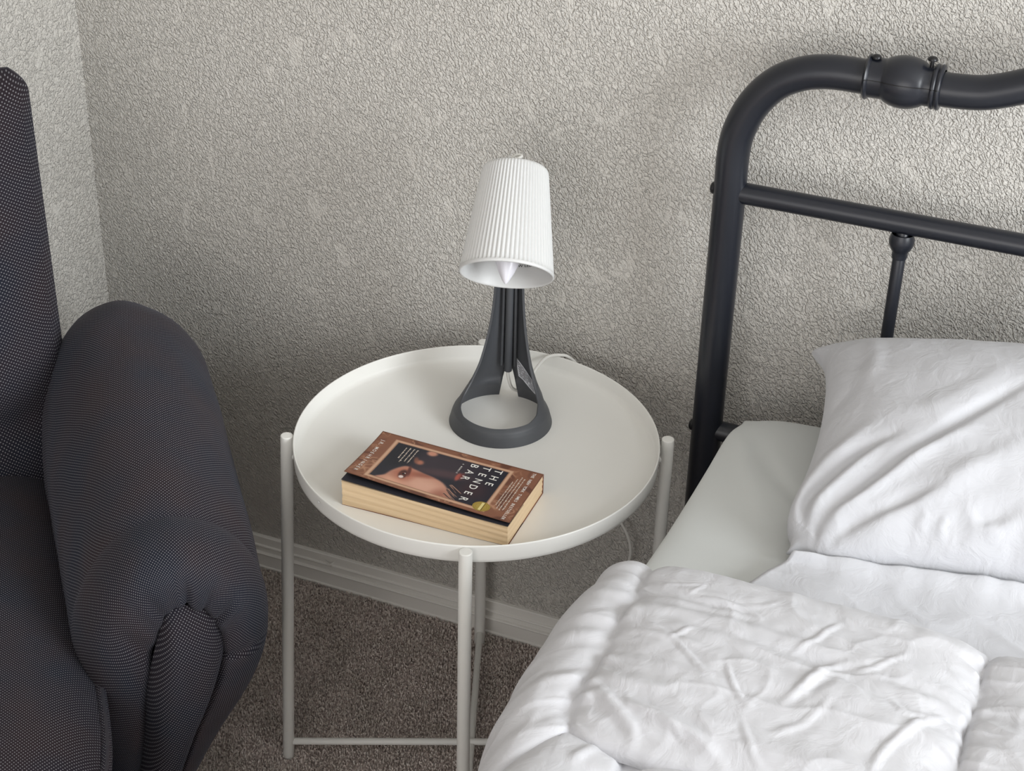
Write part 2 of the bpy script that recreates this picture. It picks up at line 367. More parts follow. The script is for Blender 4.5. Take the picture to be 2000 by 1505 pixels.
# ------------------------------------------------------------------ bed frame
def bed():
    t = empty('metal_bed', (0.235, -.07, 0), 'black tubular metal bed frame with a wavy topped headboard and collar joint', 'bed')
    y = -.07; x0 = .2350; x1 = 1.685; R = .0192; mid = (x0+x1)/2
    half = [(x0, .02), (x0, .3), (x0, .6), (x0, .80), (x0, .865), (x0+.006, .899), (x0+.020, .930), (x0+.042, .956), (x0+.070, .972), (x0+.100, .979), (x0+.135, .980), (x0+.165, .9795)]
    p = spline(half, 10)
    for mirror in (False, True):
        q = [(2*mid-a if mirror else a, y, b) for a, b in p]
        tube('post', q, R, M['frame'], t, n=32)
    wave = [(x0+.165, .9795), (x0+.21, .980), (x0+.245, .981), (x0+.275, .986), (x0+.32, 1.004), (x0+.38, 1.035), (x0+.47, 1.066), (x0+.60, 1.088), (mid, 1.094)]
    wv = wave+[(2*mid-a, b) for a, b in wave[-2::-1]]
    tube('top_rail', [(a, y, b) for a, b in spline(wv, 10)], R*.98, M['frame'], t, n=32)
    tube('cross_rail', [(x0, y, .816), (mid, y, .819), (x1, y, .816)], .0128, M['frame'], t, n=24)
    tube('cross_rail', [(x0, y, .487), (mid, y, .487), (x1, y, .487)], .0128, M['frame'], t, n=24)
    for k in range(1, 7):
        x = x0+.205*k+(0 if k < 4 else .0)
        sp = tube('spindle', [(x, y, .487), (x, y, .6), (x, y, .7), (x, y, .812)], .0075, M['frame'], t, n=16)
        lathe('spindle_collar', [(0, -.004), (.0085, -.004), (.0092, 0), (.0088, .004), (.0118, .008), (.0142, .014), (.0146, .019), (.013, .025), (.0125, .027)], (x, y, .777), (0, 0, 1), M['frame'], sp, n=24)
    # cast collar joints with a ball, two rings, a mould seam and two screws
    for mirror in (False, True):
        cx = x0+.182; c = (2*mid-cx if mirror else cx, y, .9812); s = -1 if mirror else 1
        ax = np.array([s*1.0, 0, .012])
        pr = [(R, -.043), (.0235, -.0425), (.0252, -.040), (.0235, -.0375), (.0222, -.037), (.0222, -.023), (.0225, -.0215)]
        pr += [(.0222+.0066*math.sin(math.pi*k/16)**.75, -.0225+.045*k/16) for k in range(1, 16)]
        pr += [(.0222, .0225), (.0222, .0300), (.0236, .0303), (.0250, .0325), (.0240, .0345), (.0232, .0352), (.0242, .0368), (.0250, .0385), (.0238, .0405), (R, .041)]
        cl = lathe('collar', pr, c, ax, M['frame'], t, n=64, sharp=60)
        # mould seam: thin ridge along the near underside
        sp = []
        for rr, h in pr[1:-1]:
            a = math.radians(10)
            sp.append((c[0]+ax[0]*h, c[1]-(rr+.0001)*math.cos(a), c[2]+ax[2]*h+(rr+.0001)*math.sin(a)))
        tube('mould_seam', sp, .00055, M['screw'], cl, n=6)
        for dx, up in ((-.0335, .0), (.0262, .0075)):
            bx, bz = c[0]+s*dx, c[2]+.0222
            lathe('screw', [(.0022, -.004), (.0022, up), (.0052, up), (.0056, up+.0012), (.0048, up+.003), (.003, up+.0042), (0, up+.0046)], (bx, y-.002, bz), (0, 0, 1), M['screw'], cl, n=20)
    for sx, d in ((x0-R+.001, -1), (x1+R-.001, 1)):
        for z in (.816, .487):
            lathe('bolt', [(.0075, 0), (.0075, .002), (.0062, .004), (.004, .005), (0, .0053)], (sx, y, z), (d, 0, 0), M['screw'], t, n=20)
    # side rails and foot legs under the mattress
    for x in (x0+.055, x1-.055):
        box('side_rail', (x-.012, -2.08, .24), (x+.012, y, .28), M['frame'], t, .002)
    for x in (x0+.01, x1-.01):
        tube('foot_leg', [(x, -2.07, 0), (x, -2.07, .3)], R, M['frame'], t)
    box('foot_rail', (x0, -2.085, .24), (x1, -2.06, .28), M['frame'], t, .002)
bed()

# ------------------------------------------------------------------ mattress
def mattress():
    bm = bmesh.new(); box_bm(bm, (.290, -2.05, .282), (1.675, -.105, .535), .045, 6)
    o = frombm('mattress', bm, M['sheet']); tag(o, 'thick mattress in a white fitted sheet on the black bed frame', 'mattress')
mattress()

# ------------------------------------------------------------------ pillows
def pillow(name, c, T, Tb, mat, nu, nv, inset, disp, label, pw=.5, ends=None):
    """c = corners A back-left, B front-left, C front-right, D back-right."""
    A, B_, C_, D = [np.array(p, float) for p in c]
    # finer sampling near the edges
    u = np.linspace(0, 1, nu); v = np.linspace(0, 1, nv); u = u+.0*u; 
    u = .5-.5*np.cos(np.pi*u); v = .5-.5*np.cos(np.pi*v)
    u = .55*u+.45*np.linspace(0, 1, nu); v = .55*v+.45*np.linspace(0, 1, nv)
    U, V_ = np.meshgrid(u, v, indexing='ij')
    ins = inset
    U2 = U+ins*np.sin(np.pi*V_)**.7*(1-2*U); V2 = V_+ins*.9*np.sin(np.pi*U)**.7*(1-2*V_)
    P = (A*((1-U2)*(1-V2))[..., None]+B_*((1-U2)*V2)[..., None]+C_*(U2*V2)[..., None]+D*(U2*(1-V2))[..., None])
    n = np.cross(B_-A, D-A); n /= np.linalg.norm(n)
    if n[2] < 0: n = -n
    prof = (4*U*(1-U))**pw*(4*V_*(1-V_))**pw
    if label.startswith('large'): prof = prof*(1+.42*(1-V_)**1.5)
    top = P+n*(T*prof)[..., None]; bot = P-n*(Tb*prof)[..., None]
    edge = np.clip(prof*3, 0, 1)
    dz = disp(top[..., 0], top[..., 1], U, V_)*edge
    top = top+n*dz[..., None]
    if label.startswith('flat'):
        w_ = np.exp(-(U/.06)**2-(V_/.09)**2)[..., None]; sh_ = np.array([.012, -.014, .0])*w_; top = top+sh_; bot = bot+sh_
    if label.startswith('large'):
        w_ = np.exp(-(U/.035)**2-(V_/.06)**2)[..., None]; sh_ = np.array([-.010, .0, -.004])*w_; top = top+sh_; bot = bot+sh_
        w_ = np.exp(-(U/.07)**2-((1-V_)/.10)**2)[..., None]; sh_ = np.array([.022, .020, .0])*w_; top = top+sh_; bot = bot+sh_
    nu_, nv_ = U.shape
    allP = np.concatenate([top, bot[:, ::-1][:, 1:-1]], axis=1)
    o = gridmesh(name, allP, mat, cv=True, flip=False)
    bm = bmesh.new(); bm.from_mesh(o.data); bmesh.ops.remove_doubles(bm, verts=bm.verts, dist=1e-5); bmesh.ops.holes_fill(bm, edges=bm.edges)
    bmesh.ops.recalc_face_normals(bm, faces=bm.faces); bm.to_mesh(o.data); bm.free(); o.data.shade_smooth()
    tag(o, label, 'pillow'); return o

def under_disp(X, Y, U, V):
    d = .003*noise(X*9, Y*6, 4)
    d += stroke(X, Y, [(.30, -.16), (.33, -.26), (.38, -.36)], .012, .003)
    d += stroke(X, Y, [(.33, -.2), (.37, -.27), (.42, -.33)], .010, -.003)
    return d
pillow('bed_pillow', [(.284, -.122, .552), (.272, -.56, .550), (.93, -.56, .55), (.93, -.105, .555)], .035, .016, M['linen_under'], 110, 90, .012, under_disp,
       'flat smooth white pillow lying underneath, its plain corner beside the black bedpost', .38)

PILLOW_FOLDS = [([(0.412,-0.425),(0.414,-0.392),(0.43,-0.352),(0.452,-0.327),(0.471,-0.306)], 0.011, 0.008),
    ([(0.423,-0.419),(0.431,-0.385),(0.45,-0.357),(0.47,-0.335),(0.498,-0.316)], 0.007, -0.008),
    ([(0.428,-0.421),(0.441,-0.394),(0.462,-0.365),(0.491,-0.33)], 0.009, 0.007),
    ([(0.439,-0.427),(0.456,-0.404),(0.481,-0.377),(0.513,-0.34),(0.537,-0.317),(0.613,-0.234)], 0.008, -0.009),
    ([(0.445,-0.435),(0.452,-0.414),(0.482,-0.389),(0.509,-0.361),(0.539,-0.329),(0.572,-0.304)], 0.009, 0.007),
    ([(0.46,-0.438),(0.472,-0.42),(0.51,-0.397),(0.534,-0.381),(0.559,-0.367)], 0.008, -0.008),
    ([(0.472,-0.421),(0.513,-0.404),(0.552,-0.377),(0.583,-0.349),(0.625,-0.317)], 0.013, 0.006),
    ([(0.565,-0.405),(0.598,-0.394),(0.64,-0.364)], 0.012, -0.005),
    ([(0.584,-0.401),(0.617,-0.392),(0.645,-0.379)], 0.009, 0.005),
    ([(0.428,-0.169),(0.439,-0.228),(0.424,-0.255),(0.409,-0.281)], 0.012, -0.004),
    ([(0.433,-0.146),(0.447,-0.199),(0.442,-0.247)], 0.012, 0.004),
    ([(0.547,-0.407),(0.548,-0.404),(0.553,-0.392)], 0.006, 0.003),
    ([(0.576,-0.402),(0.569,-0.401),(0.573,-0.392)], 0.005, 0.003),
    ([(0.588,-0.382),(0.6,-0.391),(0.626,-0.392)], 0.006, 0.003),
    ([(0.479,-0.281),(0.529,-0.283),(0.594,-0.214)], 0.015, 0.003)]
def top_disp(X, Y, U, V):
    d = .004*noise(X*7, Y*7, 1)+.0016*noise(X*22+Y*9, Y*20, 2)
    for pts, w_, a in PILLOW_FOLDS: d = d+stroke(X, Y, pts, w_*.9, a*.85)
    d += .0045*noise(X*38, Y*5, 71)*np.exp(-(1-V)/.07)+  .0004*ridge(X*30+Y*20, Y*26-X*14, 72)*sstep(-.1, .3, noise(X*9, Y*9, 73))
    return d
upper = pillow('bed_pillow', [(.370, -.102, .648), (.400, -.450, .592), (1.06, -.335, .600), (1.04, -.100, .718)], .092, .035, M['linen'], 360, 260, .042, top_disp,
       'large plump white pillow with creases gathered at its lower corner, leaning on the headboard', .36)

def pillow_hem():
    # loose hem of the pillow cover, spread flat in front of the gathered seam and running under the comforter
    U, V = np.meshgrid(np.linspace(0, 1, 150), np.linspace(0, 1, 70), indexing='ij')
    xs = .432+(1.04-.432)*U; y0 = -.446+.114*(xs-.402)/.658; y1 = -.50-.06*sstep(0, .15, U)
    X = xs-.035*V*(1-U)**3; Y = y0+(y1-y0)*V
    Z = .598-.006*V+.010*np.exp(-(V/.10)**2)+.004*noise(X*11, Y*16, 21)+.003*noise(X*40, Y*9, 22)*np.exp(-V*5)+.0035*ridge(X*12+Y*6, Y*12, 23)*V
    o = gridmesh('pillowcase_hem', np.stack([X, Y, Z], -1), M['linen'], upper); md = o.modifiers.new('thick', 'SOLIDIFY'); md.thickness = .0015
pillow_hem()

# ------------------------------------------------------------------ comforter
FLAP_FOLDS = [([(0.323,-0.596),(0.385,-0.598),(0.437,-0.593)], 0.007, 0.004),
    ([(0.318,-0.629),(0.383,-0.627),(0.442,-0.63),(0.504,-0.631),(0.567,-0.632),(0.604,-0.631)], 0.01, -0.005),
    ([(0.319,-0.617),(0.387,-0.611),(0.442,-0.611),(0.506,-0.616),(0.562,-0.612)], 0.01, 0.004),
    ([(0.314,-0.649),(0.368,-0.652),(0.406,-0.657)], 0.006, 0.004),
    ([(0.317,-0.678),(0.377,-0.678),(0.428,-0.678),(0.482,-0.688)], 0.012, -0.003),
    ([(0.368,-0.651),(0.399,-0.675),(0.418,-0.685)], 0.004, 0.004),
    ([(0.368,-0.651),(0.339,-0.638)], 0.004, 0.003),
    ([(0.368,-0.652),(0.381,-0.636)], 0.004, 0.003),
    ([(0.368,-0.585),(0.419,-0.585),(0.437,-0.593)], 0.004, 0.004),
    ([(0.409,-0.47),(0.431,-0.55),(0.442,-0.546)], 0.003, 0.004),
    ([(0.418,-0.583),(0.447,-0.562),(0.468,-0.49)], 0.005, 0.003),
    ([(0.426,-0.668),(0.437,-0.685),(0.45,-0.701),(0.462,-0.706)], 0.004, 0.004),
    ([(0.337,-0.574),(0.358,-0.57),(0.373,-0.566),(0.363,-0.583)], 0.003, 0.003),
    ([(0.486,-0.693),(0.5,-0.665),(0.511,-0.637),(0.528,-0.623)], 0.006, 0.005),
    ([(0.511,-0.637),(0.528,-0.624),(0.563,-0.634),(0.593,-0.64),(0.622,-0.633)], 0.01, 0.005),
    ([(0.496,-0.697),(0.513,-0.659),(0.527,-0.644),(0.559,-0.653),(0.597,-0.657)], 0.009, -0.004),
    ([(0.496,-0.493),(0.511,-0.557),(0.525,-0.567)], 0.004, 0.004),
    ([(0.511,-0.557),(0.495,-0.597),(0.478,-0.628)], 0.005, 0.004),
    ([(0.528,-0.633),(0.548,-0.623),(0.573,-0.587)], 0.005, 0.003),
    ([(0.315,-0.744),(0.327,-0.735),(0.349,-0.748),(0.367,-0.76),(0.374,-0.769)], 0.0085, 0.012),
    ([(0.341,-0.738),(0.384,-0.745),(0.422,-0.754),(0.455,-0.769)], 0.0085, 0.012),
    ([(0.332,-0.756),(0.371,-0.766),(0.423,-0.769)], 0.01, -0.004),
    ([(0.621,-0.651),(0.6,-0.675),(0.581,-0.714),(0.576,-0.742)], 0.006, 0.005),
    ([(0.482,-0.734),(0.511,-0.707),(0.524,-0.673)], 0.006, 0.003),
    ([(0.401,-0.749),(0.414,-0.758),(0.428,-0.763)], 0.004, 0.003),
    ([(0.422,-0.698),(0.459,-0.697),(0.507,-0.709),(0.54,-0.724)], 0.012, -0.003),
    ([(0.457,-0.724),(0.48,-0.758),(0.494,-0.765)], 0.005, 0.003),
    ([(0.571,-0.65),(0.589,-0.664),(0.612,-0.657)], 0.005, 0.003),
    ([(0.434,-0.469),(0.495,-0.537),(0.552,-0.561)], 0.01, 0.003)]; MAIN_FOLDS = [([(0.631,-0.585),(0.653,-0.583),(0.664,-0.542)], 0.005, 0.005),
    ([(0.633,-0.483),(0.65,-0.51),(0.67,-0.498)], 0.006, -0.004),
    ([(0.631,-0.624),(0.653,-0.606),(0.684,-0.614)], 0.008, 0.004),
    ([(0.646,-0.652),(0.671,-0.674),(0.688,-0.693)], 0.005, 0.004),
    ([(0.345,-0.781),(0.331,-0.813)], 0.006, 0.004),
    ([(0.375,-0.774),(0.41,-0.774),(0.443,-0.776)], 0.008, 0.004)]
def comforter():
    qs = np.concatenate([np.linspace(-.42, -.16, 50, endpoint=False), np.linspace(-.16, .42, 400, endpoint=False), np.linspace(.42, 1.30, 120)])
    # run along the bed: hem of the flap, flap to fold, round the fold, back underneath and on to the foot
    yz = [(-.765, .586, 0), (-.773, .5865, 0), (-.778, .589, .2), (-.780, .593, .5), (-.777, .596, .8)]
    for t in np.linspace(0, 1, 215)[1:]: yz.append((-.777+.225*t, .596+.020*min(1, t*2.2)**.6, 1))
    for a in np.linspace(0, math.pi, 22)[1:]: yz.append((-.552+.022*math.sin(a), .594+.022*math.cos(a), 1-a/math.pi*1.0))
    for t in np.linspace(0, 1, 40)[1:]: yz.append((-.552-.18*t, .572+.004*t, 0))
    for t in np.linspace(0, 1, 110)[1:]: yz.append((-.732-.20*t, .576+.014*math.sin(min(t*3, 1)*math.pi/2), 0))
    for t in np.linspace(0, 1, 60)[1:]: yz.append((-.932-1.15*t, .590, 0))
    yz = np.array(yz)
    Q, Yb = np.meshgrid(qs, yz[:, 0], indexing='ij'); Zb = np.broadcast_to(yz[:, 1], Q.shape); Lw = np.broadcast_to(yz[:, 2], Q.shape)
    Rr = .042; arc = Rr*math.pi/2
    th = np.clip(-Q, 0, arc)/Rr
    down = np.clip(-Q-arc, 0, 9)
    lift = (Zb-.575)   # outer layers lie further out on the roll
    X = np.where(Q >= 0, .312+Q, .312-(Rr+lift)*np.sin(th)-down*.06)
    Z = np.where(Q >= 0, Zb, .575-Rr+(Rr+lift)*np.cos(th)-down)
    # gentle crookedness of the seam and folded edge
    wt = np.where((Lw > 0) | (Zb > .584), np.clip((Yb+.552)/-.225, 0, 1), 0)*(Yb > -.785)
    Yw = Yb - wt*1.5*np.clip(-Q, 0, .16) + .003*noise(Q*4, Yb*2+3, 5)*sstep(-.1, .2, Q)
    X = X+(.026*np.exp(-((Yb+.530)/.060)**2)+.008)*sstep(.0, -.07, Q)
    P = np.stack([X, Yw, Z], -1)
    du = np.gradient(P, axis=0); dv = np.gradient(P, axis=1); nn = np.cross(du, dv); nn /= np.linalg.norm(nn, axis=-1)[..., None]+1e-12
    # outward normal: up on top of flap/main (orientation differs round the fold)
    flapside = Lw > .5
    # distance to seams
    seam_f = np.array([.0, .332, .664, .996]); seam_m = np.array([.058, .39, .722, 1.05])
    def puff(q, y, seams, amp, sd):
        e = np.concatenate([[-.40], seams, [1.4]]); d = np.full(q.shape, 0.0)
        wob = .006*noise(y*18, q*0+1, sd)
        dist = np.min(np.abs((q+wob)[..., None]-seams), axis=-1)
        body = amp*(1-np.exp(-(dist/.030)**1.1))
        # puckers: short ridges running away from the stitching
        side = np.sign((q+wob)-seams[np.argmin(np.abs((q+wob)[..., None]-seams), axis=-1)])
        pk = noise(y*34, side*3+q*3, sd+1)*.0075+noise(y*70+2, side*5+q*6, sd+2)*.003
        rch = np.where(q < 0, .55, 1.0)
        body = body+pk*np.exp(-(dist/(.035*rch))**1.3)*(1-np.exp(-(dist/.004)**2))
        body = body+.0055*(ridge(y*26+.3*np.sin(q*40), side*4+q*2, sd+5)-.3)*np.exp(-(dist/(.022*rch))**1.5)*(1-np.exp(-(dist/.003)**2))
        body = body-.004*np.exp(-(dist/.0045)**2)
        return body
    Dm = puff(Q, Yb, seam_m, .018, 30); Df = puff(Q, Yb, seam_f, .016, 20)
    bord = 1-.70*sstep(-.005, -.06, Q); Df = Df*bord; Dm = Dm*(1-.45*sstep(.02, -.05, Q))
    # long soft channels that run across the bed
    Df = Df+(1-.85*sstep(-.015, -.05, Q))*.0045*noise(Q*3.2+Yb*2, Yb*17+Q*4, 8)+.0022*noise(Q*9, Yb*30, 9)+.0020*(ridge(Q*7+Yb*9, Yb*11-Q*5, 6)-.2)*sstep(.0, .1, Q)
    Dm = Dm+.0055*noise(Q*5, Yb*12, 12)+.003*noise(Q*14, Yb*22, 13)
    foldfade = sstep(-.548, -.590, Yb)
    for pts, w_, a in FLAP_FOLDS: Df = Df+(stroke(X, Yb, pts, w_*.70, a*.62)-stroke(X, Yb, pts, w_*1.7, a*.26))*foldfade
    Df = Df+.0011*(ridge(X*16+Yb*11, Yb*19-X*9, 61)*sstep(-.1, .35, noise(X*8, Yb*8, 62)))+.0008*noise(X*50, Yb*60, 63)
    for pts, w_, a in MAIN_FOLDS: Dm = Dm+stroke(X, Yb, pts, w_*.8, a*.8)
    hem = np.clip(np.abs(Yb+.780)/.03, 0, 1)
    Df = Df*(.55+.45*np.where(flapside, hem, 1))
    Dm = Dm*sstep(-.745, -.81, Yb+1.6*np.clip(-Q, 0, .16))
    # hanging side: broad soft drops
    sw = sstep(-.10, -.3, Q)
    Dsd = .010*noise(Yb*9, Q*3, 15)*sw+.003*noise(Yb*25, Q*8, 16)*sw
    D = np.where(Lw > 0, Df*np.clip(Lw, 0, 1)**.5, Dm)+Dsd
    # orient normals: away from the inside of the folded sheet
    ref = np.stack([np.where(Q < 0, -np.sin(th), 0), np.where((Yb > -.5520), 1.0, 0.0), np.where(Q < 0, np.cos(th)+.01, 1)], -1)
    sgn = np.sign((nn*ref).sum(-1)); sgn[sgn == 0] = 1
    # underside of the fold points down
    nn = nn*sgn[..., None]
    P = P+nn*D[..., None]
    o = gridmesh('comforter', P, M['comforter'])
    o.modifiers.new('thick', 'SOLIDIFY').thickness = .003; o.modifiers['thick'].offset = 0
    tag(o, 'puffy white quilted comforter folded back on itself and hanging over the bed side', 'comforter')
comforter()

# ------------------------------------------------------------------ tray table
def tray_table():
    cx, cy, R = .001, -.2633, .2210
    t = empty('tray_table', (cx, cy, 0), 'round white metal tray side table with four thin legs', 'side table')
    pr = [(0, .5005), (R-.004, .5005), (R-.0012, .5010), (R-.0002, .5022), (R, .506), (R+.0008, .5225), (R+.0006, .5240), (R-.0002, .5246), (R-.0010, .5240), (R-.0014, .5225), (R-.0022, .509), (R-.004, .5055), (R-.009, .5032), (0, .5030)]
    lathe('tray', pr, (cx, cy, 0), (0, 0, 1), M['white_metal'], t, n=160, sharp=None)
    ring = [(cx+.192*math.cos(a), cy+.192*math.sin(a), .4950) for a in np.linspace(0, 2*math.pi, 97)]
    tube('support_ring', ring, .005, M['white_metal'], t, n=12, cap=False)
    legs = [((-.2095, -.355), (-.2285, -.364)), ((.082, -.4785), (.081, -.477)), ((.2135, -.1690), (.2135, -.169)), ((-.0845, -.0455), (-.086, -.0400))]
    for (a, b), (c_, d) in legs:
        tube('leg', [(c_, d, 0.0), ((a+c_)/2, (b+d)/2, .26), (a, b, .523)], .0078, M['white_metal'], t, n=24, bev=.0012)
        v = np.array([cx-a, cy-b]); v /= np.linalg.norm(v)
        tube('peg', [(a, b, .4935), (a+v[0]*.044, b+v[1]*.044, .4935)], .0046, M['white_metal'], t, n=12)
    tube('crossbar', [(legs[0][1][0], legs[0][1][1], .029), (legs[2][1][0], legs[2][1][1], .029)], .0048, M['white_metal'], t, n=16)
    tube('crossbar', [(legs[1][1][0], legs[1][1][1], .026), (legs[3][1][0], legs[3][1][1], .026)], .0048, M['white_metal'], t, n=16)
    lathe('paint_chip', [(0, -.0004), (.0016, -.0002), (.0012, .0005), (0, .0007)], (-.112, -.4560, .5175), (-.52, -.85, 0), M['shade'], t, n=10)
tray_table()

# ------------------------------------------------------------------ text helpers
def glyph(ch, height):
    c = bpy.data.curves.new('glyph', 'FONT'); c.body = ch; c.size = 1.0; c.resolution_u = 3; c.offset = 0.008
    ob = bpy.data.objects.new('glyph', c); COL.objects.link(ob); bpy.context.view_layer.update()
    me = bpy.data.meshes.new_from_object(ob.evaluated_get(bpy.context.evaluated_depsgraph_get()))
    V = np.array([v.co[:2] for v in me.vertices]) if len(me.vertices) else np.zeros((0, 2)); F = [tuple(p.vertices) for p in me.polygons]
    bpy.data.objects.remove(ob); bpy.data.curves.remove(c); bpy.data.meshes.remove(me)
    return V, F
_gc = {}
def get_glyph(ch):
    if ch not in _gc: _gc[ch] = glyph(ch, 1)
    return _gc[ch]
def text_flat(s, r0, r1, base, cap, widen=1.0):
    """letters of s spaced evenly from r0 to r1 in the reading direction; returns verts (r, u) and faces."""
    VV, FF = [], []; n0 = 0; k = len(s); step = (r1-r0)/max(k-1, 1) if k > 1 else 0
    for i, ch in enumerate(s):
        if ch == ' ': continue
        V, F = get_glyph(ch)
        if not len(V): continue
        cxx = (V[:, 0].min()+V[:, 0].max())/2
        Vr = np.stack([(V[:, 0]-cxx)*cap/.70*widen+r0+i*step, V[:, 1]*cap/.70+base], 1)
        VV.append(Vr); FF += [tuple(j+n0 for j in f) for f in F]; n0 += len(V)
    return np.concatenate(VV), FF
def text_run(s, r0, length, base, cap):
    """one line of text set solid and squeezed to the given length."""
    V, F = get_glyph(s); w = V[:, 0].max()-V[:, 0].min()
    return np.stack([(V[:, 0]-V[:, 0].min())/w*length+r0, V[:, 1]*cap/.70+base], 1), F

def marks(r0, length, base, cap, seed):
    """one line of print too small to read: word-long runs of tiny uneven letter marks."""
    rs = random.Random(seed); V, F = [], []; r = r0
    while r < r0+length:
        for _ in range(rs.randint(2, 7)):
            w_ = cap*rs.uniform(.30, .55); hh = cap*rs.choice([.62, .62, .66, 1.0])
            if r+w_ > r0+length: break
            n = len(V); V += [(r, base), (r+w_, base), (r+w_, base+hh*rs.uniform(.75, 1)), (r, base+hh)]; F.append((n, n+1, n+2, n+3)); r += w_+cap*.12
        r += cap*.55
    return np.array(V), F

# ------------------------------------------------------------------ book
def book():
    BX, BY, BZ = -.0985, -.3185, .5032; L, Wd = .2065, .1125; rot = math.radians(1.4)
    cr, sr = math.cos(rot), math.sin(rot)
    def xy(px, py): return BX+cr*px-sr*py, BY+sr*px+cr*py    # px along length, py negative towards fore edge
    t = empty('paperback_book', (BX+L/2, BY-Wd/2, BZ), 'thick brown paperback book with a face on its cover, on the white tray', 'book')
    TH = .0255
    def lift(a, b): return .0072*(1-np.clip(b, 0, 1))**1.3+.0050*np.clip(a-.1, 0, 1)**1.6*(1-np.clip(b, 0, 1))**1.1+.0035*a**1.5
    def cover(a, b, off=0.0):
        a = np.asarray(a, float); b = np.asarray(b, float)
        curl = .0045*np.clip(1-b, 0, 1)**1.2*np.clip(a, 0, 1)**1.5
        px = b*L+.0; py = -a*(Wd-.0035)+curl
        x, y = xy(px, py); return np.stack([x, y, BZ+TH+.0012+lift(a, b)+off], -1)
    # pages: slightly wavy block
    nu, nv = 60, 8
    per = []
    for i in range(nu): per.append((L*.002+L*.993*i/(nu-1), -Wd))
    for i in range(1, 30): per.append((L*.995, -Wd+Wd*i/29))
    for i in range(1, nu): per.append((L*.995-L*.993*i/(nu-1), 0))
    for i in range(1, 29): per.append((L*.002, -Wd*i/29))
    per = np.array(per); G = []
    for k, zz in enumerate(np.linspace(0, 1, 14)):
        sh = .0012*math.sin(zz*math.pi)*1.0
        row = []
        for (px, py) in per:
            s = .0006*math.sin(zz*23+px*30)
            yy = py+(sh+s if py < -Wd*.9 else 0); xx = px+(-s*.6 if px > L*.9 else 0)
            x, y = xy(xx, yy); row.append((x, y, BZ+.0006+zz*(TH+.0072*max(1-px/L, 0)**1.3)))
        G.append(row)
    G = np.array(G)
    top = G[-1].mean(0); bot = G[0].mean(0)
    capt = G[-1].copy(); capt[:, 1] = BY-.06; capb = G[0].copy(); capb[:, 1] = BY-.06
    G = np.concatenate([capb[None], G, capt[None]])
    pb = gridmesh('page_block', G, M['paper'], t, cv=True); pb.data.set_sharp_from_angle(angle=math.radians(40))
    # back cover and spine
    def slab(name, x0, x1, y0, y1, z0, z1, mat):
        bm = bmesh.new(); vs = []
        for z in (z0, z1):
            for px, py in ((x0, y0), (x1, y0), (x1, y1), (x0, y1)):
                X, Y = xy(px, py); vs.append(bm.verts.new((X, Y, z)))
        for f in ((0, 1, 2, 3), (4, 5, 6, 7), (0, 1, 5, 4), (1, 2, 6, 5), (2, 3, 7, 6), (3, 0, 4, 7)): bm.faces.new([vs[i] for i in f])
        return frombm(name, bm, mat, t, smooth=False)
    brown = simple('brown_cover_card', s2l((120, 72, 50)), .45)
    slab('back_cover', 0, L, -Wd, 0.0008, BZ, BZ+.0006, brown)
    Us, Vs = np.meshgrid(np.linspace(0, 1, 30), np.linspace(0, 1, 5), indexing='ij'); xs_, ys_ = xy(Us*L, .0004+0*Us)
    sp_ = gridmesh('spine', np.stack([xs_, ys_, BZ+Vs*(TH+.0012+.0072*(1-Us)**1.3)], -1), brown, t); sp_.modifiers.new('card', 'SOLIDIFY').thickness = .0006
    # black first leaf, lying just under the lifted cover
    A, B_ = np.meshgrid(np.linspace(0, 1, 30), np.linspace(0, 1, 50), indexing='ij')
    x, y = xy(B_*L*.997, -A*Wd*1.001)
    gridmesh('black_leaf', np.stack([x, y, BZ+TH+.0009+.0072*(1-B_)**1.3+.0016*A**2*(1-B_*.6)], -1), M['dark_paper'], t)
    # printed cover
    na, nb = 250, 440
    A, B_ = np.meshgrid(np.linspace(0, 1, na), np.linspace(0, 1, nb), indexing='ij')
    am, bm_ = A*.113, B_*.205
    Cc = np.array([134, 88, 66.])*np.ones(A.shape+(3,))
    def over(col, m): 
        nonlocal Cc
        m = np.clip(m, 0, 1)[..., None]; Cc = Cc*(1-m)+np.array(col, float)*m
    # leafy scroll pattern, darker and paler brown
    over((98, 60, 46), .85*sstep(.15, .5, noise(am*55+2*noise(am*30, bm_*30), bm_*45, 3)))
    over((186, 142, 112), .95*ridge(am*42+1.3*noise(am*60, bm_*60, 1), bm_*34+1.3*noise(am*50+5, bm_*50, 2), 7)*sstep(-.1, .3, noise(am*30, bm_*30, 9)))
    def rect(a0, a1, b0, b1, s=.004): return sstep(a0-s, a0+s, A)*(1-sstep(a1-s, a1+s, A))*sstep(b0-s*.6, b0+s*.6, B_)*(1-sstep(b1-s*.6, b1+s*.6, B_))
    over((184, 142, 114), rect(.075, .945, .106, .838)); over((204, 166, 138), rect(.085, .935, .111, .833)); over((166, 124, 98), rect(.110, .910, .126, .820))
    pan = rect(.122, .895, .133, .814)
    def blob(a, b, ra, rb, ang=0.0, soft=.35):
        ca, sa = math.cos(ang), math.sin(ang); xa = (A-a)*.113; xb = (B_-b)*.205
        u = (xa*ca+xb*sa)/(ra*.113); v = (-xa*sa+xb*ca)/(rb*.205); d = np.sqrt(u*u+v*v); return 1-sstep(1-soft, 1+soft, d)
